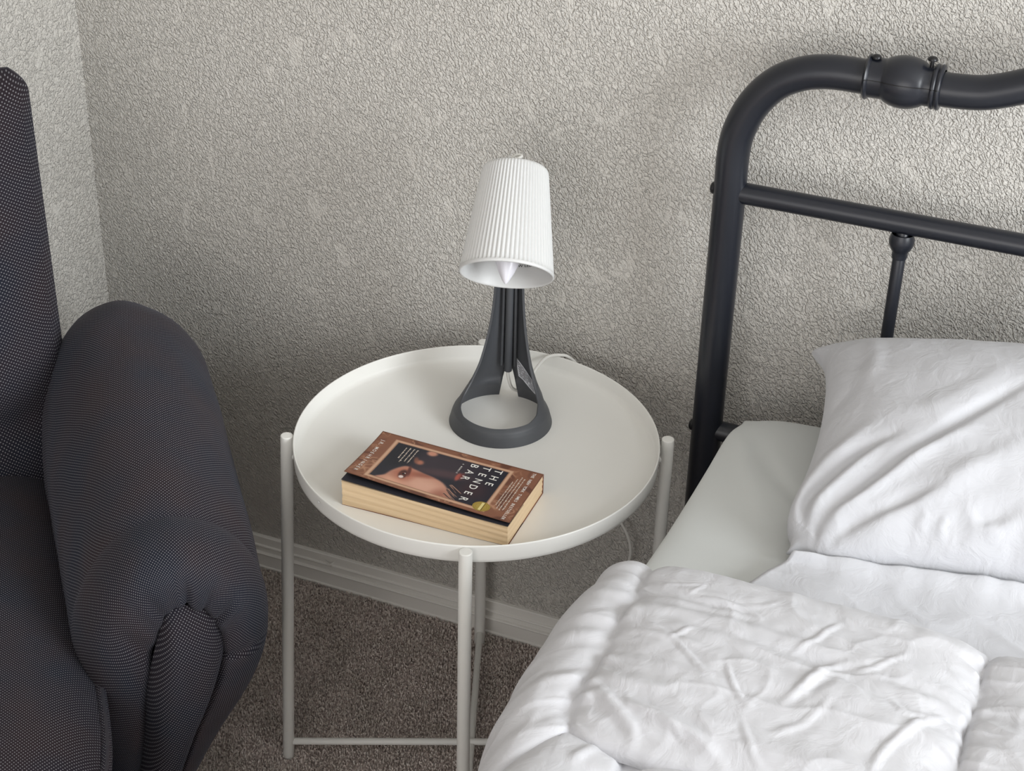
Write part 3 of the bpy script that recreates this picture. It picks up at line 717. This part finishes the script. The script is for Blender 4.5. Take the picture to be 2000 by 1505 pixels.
    def poly(pts, soft=.012):
        pts = spline(pts, 6, closed=True); inside = np.zeros(A.shape, bool); n = len(pts); dist = np.full(A.shape, 9.)
        for i in range(n):
            a0, b0 = pts[i]; a1, b1 = pts[(i+1) % n]
            c = ((b0 > B_) != (b1 > B_)) & (A < (a1-a0)*(B_-b0)/((b1-b0) or 1e-9)+a0); inside ^= c
            dx, dy = (a1-a0)*.55, b1-b0; L2 = dx*dx+dy*dy+1e-12; k = np.clip(((A-a0)*.55*dx+(B_-b0)*dy)/L2, 0, 1)
            dist = np.minimum(dist, np.hypot((A-a0)*.55-k*dx, B_-b0-k*dy))
        return sstep(-soft, soft, np.where(inside, dist, -dist))
    art = Cc.copy(); over((33, 33, 44), pan)
    over((58, 48, 56), pan*.8*blob(.32, .46, .22, .25, .3, .6)); over((24, 26, 36), pan*blob(.35, .2, .25, .09))
    over((86, 62, 66), pan*.7*blob(.47, .50, .07, .14, .2, .7)); over((70, 40, 44), pan*.6*blob(.62, .70, .16, .08, .1, .8))
    skin = poly([(.935, .19), (.80, .205), (.66, .225), (.53, .27), (.54, .33), (.575, .40), (.60, .47), (.65, .53), (.76, .58), (.93, .60)])
    over((192, 138, 116), pan*skin); over((220, 172, 150), pan*skin*.8*blob(.80, .44, .14, .10, 0, .8)); over((232, 180, 150), pan*skin*.6*blob(.86, .27, .06, .06, 0, .8))
    over((146, 84, 66), pan*skin*.8*blob(.60, .40, .05, .13, .35, .8)); over((150, 92, 74), pan*skin*.7*blob(.90, .56, .12, .05, 0, .8))
    over((172, 104, 82), pan*skin*.8*blob(.69, .298, .13, .055, 0, .7))
    over((64, 34, 32), pan*blob(.695, .293, .088, .024, .1, .4)); over((230, 214, 206), pan*blob(.755, .294, .03, .014)); over((120, 60, 44), pan*blob(.690, .294, .032, .016)); over((16, 12, 14), pan*blob(.690, .294, .018, .010)); over((240, 235, 232), pan*blob(.67, .300, .007, .004))
    over((92, 48, 42), pan*blob(.60, .31, .10, .010, .25, .6))
    # strands of hair at the temple
    for k in range(26):
        a0 = .60+.014*k; b0 = .575+.004*math.sin(k*2.1); bb0 = b0+.05+.03*math.sin(k*1.3)**2
        tt = np.clip((B_-b0)/(bb0-b0), 0, 1); dd = np.abs(A-(a0+.10*tt+.03*math.sin(k)))
        over((176, 134, 112) if k % 3 else (34, 26, 32), pan*.75*(1-sstep(.003, .009, dd))*sstep(b0-.01, b0, B_)*(1-sstep(bb0-.01, bb0+.01, B_)))
    over((198, 140, 116), pan*blob(.155, .352, .050, .030, .2, .5)); over((170, 110, 88), pan*blob(.385, .325, .045, .022, .2, .6)); over((140, 88, 70), pan*.8*blob(.36, .298, .06, .014, .3, .6))
    over((168, 84, 72), pan*blob(.455, .575, .075, .014, .05, .5)); over((120, 60, 56), pan*.8*blob(.43, .592, .07, .012, .05, .6))
    edge = 1-rect(.008, .992, .005, .995, .006); over((96, 58, 40), edge*.7)
    lin = np.where(Cc/255 <= .04045, Cc/255/12.92, ((Cc/255+.055)/1.055)**2.4)
    fc = gridmesh('front_cover', cover(A, B_), M['cover'], t)
    at = fc.data.color_attributes.new('print', 'FLOAT_COLOR', 'POINT'); at.data.foreach_set('color', np.concatenate([lin, np.ones(lin.shape[:2]+(1,))], -1).astype(np.float32).ravel())
    sm = fc.modifiers.new('card', 'SOLIDIFY'); sm.thickness = .0004; sm.offset = -1 if fc.data.polygons[0].normal.z > 0 else 1
    # lettering: reading direction runs from the spine to the fore edge (a), letter tops point to +b
    def put(name, parts, mat, off=.00012):
        VV, FF = [], []; n0 = 0
        for V, F in parts: VV.append(V); FF += [tuple(i+n0 for i in f) for f in F]; n0 += len(V)
        V = np.concatenate(VV); P = cover(V[:, 0]/.113, V[:, 1]/.205, off)
        me = bpy.data.meshes.new(name); me.from_pydata([tuple(p) for p in P], [], FF); me.update()
        return link(name, me, mat, fc, smooth=False)
    h, l = .113, .205
    stp = .1313*h
    put('title_lettering', [text_flat('THE', .165*h, .165*h+2*stp, .738*l, .0092, 1.05), text_flat('TENDER', .165*h, .165*h+5*stp, .668*l, .0092, 1.05), text_flat('BAR', .175*h, .175*h+2*stp, .594*l, .0092, 1.05)], M['white_ink'])
    put('subtitle_lettering', [text_flat('A MEMOIR', .195*h, .385*h, .547*l, .0021, 1.1)], M['white_ink'])
    put('author_lettering', [text_flat('J.R.', .165*h, .255*h, .036*l, .0043, 1.1), text_flat('MOEHRINGER', .345*h, .885*h, .036*l, .0043, 1.1)], M['white_ink'])
    put('bestseller_lettering', [text_flat('THE NEW YORK TIMES BESTSELLER', .035*h, .965*h, .944*l, .0036, 1.1)], M['white_ink'])
    put('blurb_lettering', [marks(a0*h, (a1-a0)*h, b0*l, .0017, k) for k, (a0, a1, b0) in enumerate([(.17, .83, .918), (.15, .84, .900), (.20, .82, .882), (.27, .76, .866)])], M['small_ink'])
    put('quote_lettering', [marks(a0*h, (a1-a0)*h, b0*l, .0019, 10+k) for k, (a0, a1, b0) in enumerate([(.17, .47, .262), (.17, .45, .240), (.165, .49, .216), (.18, .42, .194)])], M['small_ink'])
    # round gold seal near the fore edge
    ca, cb = .862*h, .804*l
    def disc(r0, r1, n=48):
        a = np.linspace(0, 2*np.pi, n, endpoint=False); V = np.concatenate([np.stack([ca+r0*np.cos(a), cb+r0*np.sin(a)], 1), np.stack([ca+r1*np.cos(a), cb+r1*np.sin(a)], 1)])
        return V, [(i, (i+1) % n, n+(i+1) % n, n+i) for i in range(n)]
    R = .0102
    put('gold_seal', [disc(.0001, R)], M['gold'], .00020)
    put('seal_rim', [disc(R*.86, R*.89), disc(R*.64, R*.66)], M['dark_gold'], .00028)
    bar = np.array([(ca-R*.82, cb-.0016), (ca+R*.82, cb-.0016), (ca+R*.82, cb+.0016), (ca-R*.82, cb+.0016)])
    put('seal_band', [(bar, [(0, 1, 2, 3)])], simple('pale_gold', s2l((222, 206, 140)), .45), .00030)
    bar2 = np.array([(ca-R*.84, cb+.0016), (ca+R*.80, cb+.0016), (ca+R*.80, cb+.0026), (ca-R*.84, cb+.0026)])
    put('seal_line', [(bar2, [(0, 1, 2, 3)])], M['dark_gold'], .00030)
book()

# ------------------------------------------------------------------ lamp
def table_lamp():
    Z = .5032; c0 = np.array([.0, -.187]); phi = math.radians(103); bd = np.array([math.cos(phi), math.sin(phi)]); sd = np.array([bd[1], -bd[0]])
    t = empty('table_lamp', (c0[0], c0[1], Z), 'small desk lamp with a ribbed white shade on a dark grey flared stand', 'lamp')
    H = [0, .006, .012, .017, .0195, .0205, .022, .025, .030, .036, .043, .052, .063, .078, .095, .115, .14, .17, .20, .235, .262]
    rho = np.interp(H, [0, .012, .0175, .0205, .025, .033, .043, .06, .078, .09, .12, .16, .22, .27], [.0645, .0612, .0590, .0565, .0535, .0480, .0420, .0345, .0300, .0272, .0222, .0186, .0172, .0168])
    thm = np.interp(H, [0, .019, .0205, .022, .026, .032, .045, .065, .10, .27], [180, 180, 165, 150, 132, 118, 104, 94, 88, 84])
    am = np.concatenate([np.linspace(0, 9, 13)[:-1], np.linspace(9, 80, 28)[:-1], np.linspace(80, 96, 22)[:-1], np.linspace(96, 180, 44)])
    am = np.concatenate([-am[::-1][1:], am[:-1]]); ar = np.radians(am)      # full turn, valley of the wings at 0
    hmax = np.interp(np.abs(am), [0, 80, 83, 87, 91, 96, 103, 113, 130, 180], [.262, .262, .150, .090, .062, .043, .0300, .0240, .0212, .0205])
    th = .0028; TT = np.linspace(0, 1, 56)**1.2
    arch = .046*np.clip(1-np.clip(np.abs(ar)*.052/.0100, 0, 1)**3.0, 0, 1)**.55
    def shell(off):
        rows = []
        for T_ in TT:
            hmin = arch; h = hmin+(hmax-hmin)*(T_**1.25)
            r_ = np.interp(h, H, rho); dist = np.interp(h, [0, .018, .03], [0, 0, 1])*np.maximum(0, .0605-r_); r_ = r_-off
            cx_ = c0[0]+bd[0]*dist; cy_ = c0[1]+bd[1]*dist
            rows.append(np.stack([cx_+bd[0]*r_*np.cos(ar)+sd[0]*r_*np.sin(ar), cy_+bd[1]*r_*np.cos(ar)+sd[1]*r_*np.sin(ar), Z+h], -1))
        return rows
    so, si = shell(0.0), shell(th); midt = [(so[-1]+si[-1])/2+np.array([0, 0, .0009])]
    ST = np.array(so+midt+si[::-1])
    st = gridmesh('stand', ST, M['lampbase'], t, cu=True, cv=True); st.data.set_sharp_from_angle(angle=math.radians(50))
    rod = c0+bd*.0500
    tube('stem_tube', [(rod[0], rod[1], Z+.043), (rod[0], rod[1], Z+.12), (rod[0], rod[1], Z+.262)], [.0050, .0048, .0046], M['lampbase'], t, n=20, bev=.001)
    for s in (-1, 1):
        p = rod+sd*s*.0085+bd*.001
        tube('stem_rib', [(p[0], p[1], Z+.050), (p[0]-sd[0]*s*.002, p[1]-sd[1]*s*.002, Z+.262)], .0022, M['lampbase'], t, n=10)
    # shade
    rim = np.array([.0175, -.222, .7285]); tp = np.array([-.0095, -.134, .8235]); ax = tp-rim; Ls = np.linalg.norm(ax); ax /= Ls
    u = np.cross(ax, [0, 0, 1.]); u /= np.linalg.norm(u); v = np.cross(u, ax)
    NR, PP = 64, 12; n = NR*PP; a = np.linspace(0, 2*np.pi, n, endpoint=False)
    saw = np.abs(((a/(2*np.pi)*NR) % 1)-.5)*2; rib = (1-saw**1.6)
    def ringp(r, h): r = np.broadcast_to(r, a.shape); return rim+ax*h+(np.cos(a)*r)[:, None]*u+(np.sin(a)*r)[:, None]*v
    r0, r1 = .0558, .0388
    rows = []
    for h in (0.0, .0010, .0022): rows.append(ringp(r0+.0002 if h else r0-.0006, h))
    rows.append(ringp(r0-.0001, .0040)); 
    for h in np.linspace(.0045, Ls-.006, 24): rows.append(ringp(r0+(r1-r0)*h/Ls-.0012+.0015*rib, h))
    rows.append(ringp(r1-.0006+.0004*rib, Ls-.003)); rows.append(ringp(r1-.003, Ls-.0006)); rows.append(ringp(r1-.006, Ls)); rows.append(ringp(.010, Ls+.0006)); rows.append(ringp(.0001, Ls+.0006))
    rows.append(ringp(.0001, Ls-.002)); rows.append(ringp(.010, Ls-.002)); rows.append(ringp(r1-.006, Ls-.003))
    for h in np.linspace(Ls-.006, .002, 12): rows.append(ringp(r0+(r1-r0)*h/Ls-.0030, h))
    rows.append(ringp(r0-.0026, 0.0006)); rows.append(ringp(r0-.0016, -.0002))
    sh = gridmesh('shade', np.array(rows), M['shade'], t, cu=True, cv=True); sh.data.set_sharp_from_angle(angle=math.radians(60))
    lathe('socket', [(0, Ls-.002), (.016, Ls-.002), (.0155, Ls-.03), (.014, Ls-.045), (0, Ls-.045)], rim, ax, M['shade'], t, n=32)
    hh = [(.0001, -.0110), (.0018, -.0103), (.0046, -.0062), (.0094, .003), (.0134, .013), (.0162, .024), (.0176, .036), (.0172, .046), (.0160, .058), (.0135, .070), (.0125, .085)]
    lathe('bulb', hh, rim+v*.0005, ax, M['bulb'], t, n=40, sharp=None)
    lathe('hinge', [(0, -.012), (.007, -.011), (.0075, 0), (.007, .011), (0, .012)], np.array([rod[0], rod[1], Z+.262]), (sd[0], sd[1], 0), M['lampbase'], t, n=20)
    # printed warning inside the shade: ring position (angle, height) on the inner wall
    def inside(name, parts, mat, a0):
        VV, FF = [], []; n0 = 0
        for V, F in parts: VV.append(V); FF += [tuple(i+n0 for i in f) for f in F]; n0 += len(V)
        V = np.concatenate(VV); P = []
        for (p, q) in V:
            h = q; r = r0+(r1-r0)*h/Ls-.0033; an = a0+p/.046
            P.append(rim+ax*h+r*(math.cos(an)*u+math.sin(an)*v))
        me = bpy.data.meshes.new(name); me.from_pydata([tuple(p) for p in P], [], FF); me.update(); return link(name, me, mat, sh, smooth=False)
    inside('warning_lettering', [text_run('MAX 8.6W LED E14', 0, .048, .0250, .0030)], M['black_ink'], SHADE_TEXT_A)
    inside('red_lettering', [marks(0, .048, .0300, .0022, 31)], M['red_ink'], SHADE_TEXT_A)
    # rating sticker on the inner face of the right wing
    def wing(s_, h, off):    # arc distance to the viewer's right of the valley, height above tray
        r_ = np.interp(h, H, rho)-.0028-off; dist = np.interp(h, [0, .018, .03], [0, 0, 1])*max(0, .0605-np.interp(h, H, rho)); cc = c0+bd*dist; a_ = s_
        return (cc[0]+bd[0]*r_*math.cos(a_)+sd[0]*r_*math.sin(a_), cc[1]+bd[1]*r_*math.cos(a_)+sd[1]*r_*math.sin(a_), Z+h)
    def patch(name, a0, a1, h0, h1, off, mat, na=10, nh=8, tilt=.0):
        G = np.array([[wing(a0+(a1-a0)*i/(na-1), h0(i/(na-1))+(h1(i/(na-1))-h0(i/(na-1)))*j/(nh-1), off) for j in range(nh)] for i in range(na)])
        return gridmesh(name, G, mat, st, smooth=False)
    A0, A1 = .30, 1.00
    lo = lambda k: .034-.021*k; hi = lambda k: .061-.025*k
    patch('rating_sticker', A0, A1, lo, hi, .0010, M['sticker'], 40, 12)
    rs = random.Random(4)
    for row in range(7):
        k0 = .08; f = .12+.12*row
        while k0 < .92:
            k1 = min(k0+rs.uniform(.05, .25), .95)
            aa0, aa1 = A0+(A1-A0)*k0, A0+(A1-A0)*k1
            l0 = lambda k, k0=k0, k1=k1, f=f: (lo(k0+(k1-k0)*k)+(hi(k0+(k1-k0)*k)-lo(k0+(k1-k0)*k))*f)
            l1 = lambda k, k0=k0, k1=k1, f=f: (lo(k0+(k1-k0)*k)+(hi(k0+(k1-k0)*k)-lo(k0+(k1-k0)*k))*(f+.05))
            patch('sticker_print', aa0, aa1, l0, l1, .00135, M['sticker_ink'], 5, 2)
            k0 = k1+rs.uniform(.02, .06)
    # cord: out under the arch, over the tray rim and down behind the table; and the loop at the shade top
    q = rod
    path = [(q[0], q[1], Z+.050), (q[0], q[1]+.001, Z+.034), (q[0]+.004, q[1]+.006, Z+.015), (q[0]+.010, q[1]+.020, Z+.005), (-.004, -.105, Z+.0035), (-.003, -.080, Z+.004), (.000, -.062, Z+.012), (.008, -.051, Z+.0215), (.022, -.043, .5270),
            (.034, -.036, .522), (.046, -.028, .50), (.060, -.022, .43), (.080, -.020, .34), (.104, -.020, .285), (.121, -.022, .262), (.1310, -.024, .240), (.1325, -.025, .222), (.127, -.025, .200), (.110, -.025, .180), (.092, -.025, .165), (.075, -.024, .13), (.08, -.024, .06), (.12, -.024, .02), (.2, -.03, .012), (.4, -.035, .012), (.7, -.03, .012)]
    pc = tube('power_cord', spline(path, 8), .0021, M['cord'], t, n=10)
    e = tp+ax*.0006
    lp = [e-u*.006, e-u*.007+ax*.008, e-u*.001+ax*.0145+v*.002, e+u*.006+ax*.012+v*.006, e+ax*.001+v*.018, e-ax*.016+v*.028, np.array([rod[0], rod[1]+.010, Z+.27]), np.array([rod[0], rod[1]+.006, Z+.255])]
    tube('shade_cord', spline(lp, 8), .0019, M['cord'], t, n=10)
SHADE_TEXT_A = 4.45
table_lamp()

# ------------------------------------------------------------------ armchair
def armchair():
    S = np.array([.766, .643, 0]); F = np.array([.643, -.766, 0]); UZ = np.array([0, 0, 1.])
    def P(s, f, z): return S*s+F*f+UZ*z
    t = empty('armchair', tuple(P(-.93, .1, 0)), 'black recliner armchair in pin dotted fabric with a rolled padded arm', 'armchair')
    def pos(s, f, z): return np.asarray(s)[..., None]*S+np.asarray(f)[..., None]*F+np.asarray(z)[..., None]*UZ
    # --- arm section (s, z relative): clockwise from the crown towards the outer side
    def section(zt):
        return np.roll(np.array([(-.560, zt), (-.508, zt-.016), (-.468, zt-.058), (-.450, zt-.115), (-.455, zt-.170), (-.478, zt-.225), (-.520, zt-.290), (-.572, .17), (-.625, .07), (-.675, .08), (-.690, .20), (-.676, zt-.20), (-.662, zt-.10), (-.618, zt-.026)]), 6, axis=0)
    panel = np.array([(-.550, .474), (-.533, .468), (-.520, .450), (-.513, .418), (-.519, .385), (-.534, .345), (-.553, .300), (-.588, .20), (-.612, .11), (-.632, .12), (-.622, .21), (-.606, .300), (-.594, .385), (-.571, .462)])
    FA = .385     # front plane
    n = 16
    panel = np.roll(panel, 6, axis=0)
    PO = spline(panel, n, closed=True)
    rows = []; uvs = []
    fs = list(np.linspace(-.16, -.075, 14)) + list(np.linspace(-.06, FA-.085, 60))
    arcs = None
    def ztop(f): return np.interp(f, [-.16, -.05, .1, .25, .33], [.605, .603, .588, .560, .540])
    for f in fs:
        C = spline(section(ztop(f)), n, closed=True)
        if f < -.07:      # rounded back end
            k = (f+.16)/.09; sc_ = math.sqrt(max(1-(1-k)**2, .0))*.55+.45
            cen = np.array([-.57, .33]); C = cen+(C-cen)*np.array([sc_, 1-(1-sc_)*.35])
        C0 = spline(section(.59), n, closed=True)
        if arcs is None: arcs = np.concatenate([[0], np.cumsum(np.linalg.norm(np.diff(C0, axis=0), axis=1))])
        d = .0025*noise(C[:, 0]*14+f*9, C[:, 1]*14+f*5, 3)
        rows.append(pos(C[:, 0]+d, np.full(len(C), f), C[:, 1]+d)); uvs.append(np.stack([arcs, np.full(len(C), f)], 1))
    # front roll-over down to the panel, with gathers above the panel
    fb = fs[-1]; Cb = spline(section(ztop(fb)), n, closed=True)
    m = len(Cb); topness = np.clip((Cb[:, 1]-.30)/.15, 0, 1)
    K = 46
    jj = (np.arange(m)/m*14-6) % 14    # control index 0..14 around
    creases = [(13.15, .006), (0.25, .006), (1.9, .009), (12.35, .008), (3.4, .008), (12.8, .003), (1.1, .004)]
    for i in range(1, K+1):
        k = i/K; e = k**1.0
        ease = 1-np.cos(e*np.pi/2)            # radial shrink
        C = Cb*(1-ease)+PO*ease
        fr = np.sin(e*np.pi/2)
        df = .085*fr+.012*np.sin(np.pi*np.clip(e, 0, 1))**1.5*topness+.004*np.sin(np.pi*e)
        drop = -.030*np.sin(e*np.pi/2)*0
        cr = np.zeros(m)
        for c_, w_ in creases:
            dj = np.abs((jj-c_+7) % 14-7); cr += (w_*1.0)*np.exp(-(dj/.13)**2)*sstep(.50, .95, e)
        bulge = .0035*np.sin(jj*5.1+1)*sstep(.45, .8, e)*topness
        C = C+np.stack([np.zeros(m), bulge], 1)
        f_ = fb+df-cr
        if e > .93: f_ = f_-.012*(e-.93)/.07
        z_ = C[:, 1]+.012*np.sin(np.pi*e)*topness*(np.cos((jj/14)*2*np.pi) > 0)
        rows.append(pos(C[:, 0], f_, z_)); uvs.append(np.stack([arcs, np.full(m, fb+.14*e)], 1))
    G = np.array(rows); UVa = np.array(uvs)
    # close back end
    G = np.concatenate([np.broadcast_to(G[0].mean(0), G[:1].shape), G]); UVa = np.concatenate([UVa[:1], UVa])
    arm = gridmesh('armrest', G, M['fabric'], t, uv=UVa, cv=True)
    # front panel: domed teardrop
    cen = PO.mean(0); cen = np.array([-.568, .33]); rows = []; uvs = []
    for k in np.linspace(0, 1, 24):
        C = cen+(PO-cen)*(k*1.05); dm = .036*(1-k**3.5)
        rows.append(pos(C[:, 0], np.full(len(C), FA-.008+dm), C[:, 1])); uvs.append(C*1.05)
    gridmesh('front_panel', np.array(rows), M['fabric'], arm, uv=np.array(uvs), cv=True)
    # --- seat cushion: crowned, with a piped edge
    def cushion(name, s0, s1, f0, f1, z0, z1, crown, par, rc=.05, ns=70, nf=90):
        u = np.linspace(-1, 1, ns); v = np.linspace(-1, 1, nf); U, V = np.meshgrid(u, v, indexing='ij')
        p = 6.0; R_ = (np.abs(U)**p+np.abs(V)**p)**(1/p); k = np.maximum(np.abs(U), np.abs(V))/np.maximum(R_, 1e-6)
        Su = U*k; Fv = V*k
        ez = 1-np.clip(np.maximum(np.abs(U), np.abs(V)), 0, 1)**8
        s = (s0+s1)/2+(s1-s0)/2*Su; f = (f0+f1)/2+(f1-f0)/2*Fv
        zt = z1-rc*(1-ez)+crown*(1-U**2)*(1-V**2)+.004*noise(s*6, f*6, 2)
        zb = z0+rc*.4*(1-ez)
        top = pos(s, f, zt); bot = pos(s, f, zb)
        uvt = np.stack([s, f], -1)
        allP = np.concatenate([top, bot[:, ::-1]], 1); uva = np.concatenate([uvt, uvt[:, ::-1]+np.array([0, .3])], 1)
        o = gridmesh(name, allP, M['fabric'], par, uv=uva, cv=True)
        bm = bmesh.new(); bm.from_mesh(o.data); bmesh.ops.holes_fill(bm, edges=[e for e in bm.edges if e.is_boundary], sides=0); bmesh.ops.recalc_face_normals(bm, faces=bm.faces); bm.to_mesh(o.data); bm.free(); o.data.shade_smooth()
        ring = []
        for (a, b) in [(U[i, j], V[i, j]) for i, j in [(ns-1, j) for j in range(nf)]+[(i, nf-1) for i in range(ns-2, -1, -1)]]:
            r_ = (abs(a)**p+abs(b)**p)**(1/p); kk = max(abs(a), abs(b))/r_
            ring.append(P((s0+s1)/2+(s1-s0)/2*a*kk*1.001, (f0+f1)/2+(f1-f0)/2*b*kk*1.001, z1-rc*.95))
        return o, ring
    seat, ring = cushion('seat_cushion', -1.20, -.648, -.13, .60, .27, .43, .018, t)
    pp = tube_pts(np.array(ring), .0065, 10); LL = np.concatenate([[0], np.cumsum(np.linalg.norm(np.diff(np.array(ring), axis=0), axis=1))])
    uvp = np.stack(np.broadcast_arrays(LL[:, None], np.linspace(0, .04, 10)[None, :]), -1)
    gridmesh('piping', pp, M['fabric'], seat, uv=uvp, cv=True)
    # --- backrest: thick padded slab leaning back
    ns, nz = 60, 120
    u = np.linspace(-1, 1, ns); v = np.linspace(0, 1, nz); U, V = np.meshgrid(u, v, indexing='ij')
    half = .300*(1-.07*np.clip((V-.95)/.05, 0, 1)**2); sC = -.930
    edge = 1-np.abs(U)**5; et = np.sqrt(np.clip(1-np.clip((V-.93)/.07, 0, 1)**2, 0, 1))
    s = sC+half*U
    z = .30+.607*V
    thick = .075*edge**.5*et+.004
    bulge = .030*np.sin(np.pi*np.clip(V*1.05, 0, 1))*(1-U**2)-.02*np.exp(-((V-.30)/.05)**2)
    lean = -.085-.085*(V-.2)
    fr = lean+thick*.9+bulge*edge+.003*noise(U*3, V*6, 7)
    bk = lean-thick*.5
    arc = np.concatenate([pos(s, fr, z), pos(s, bk, z)[::-1]], 0)
    uvb = np.stack([s, z], -1)*.84; uvb = np.concatenate([uvb, uvb[::-1]+np.array([.7, 0])], 0)
    o = gridmesh('backrest', arc, M['fabric'], t, uv=uvb, cu=True)
    bm = bmesh.new(); bm.from_mesh(o.data); bmesh.ops.holes_fill(bm, edges=[e for e in bm.edges if e.is_boundary], sides=0); bm.to_mesh(o.data); bm.free(); o.data.shade_smooth()
    # --- body under the seat, and far arm (outside the picture)
    bm = bmesh.new(); box_bm(bm, (-1.22, -.13, .05), (-.655, .50, .30), .03, 4)
    for v_ in bm.verts: q = P(*v_.co); v_.co = Vector(q)
    body = frombm('base', bm, M['fabric'], t)
    for s_, f_ in ((-1.15, -.08), (-.71, -.08), (-1.15, .42), (-.71, .42)):
        p0 = P(s_, f_, 0); tube('foot', [tuple(p0), tuple(P(s_, f_, .06))], .022, M['seam'], t, n=16)
armchair()
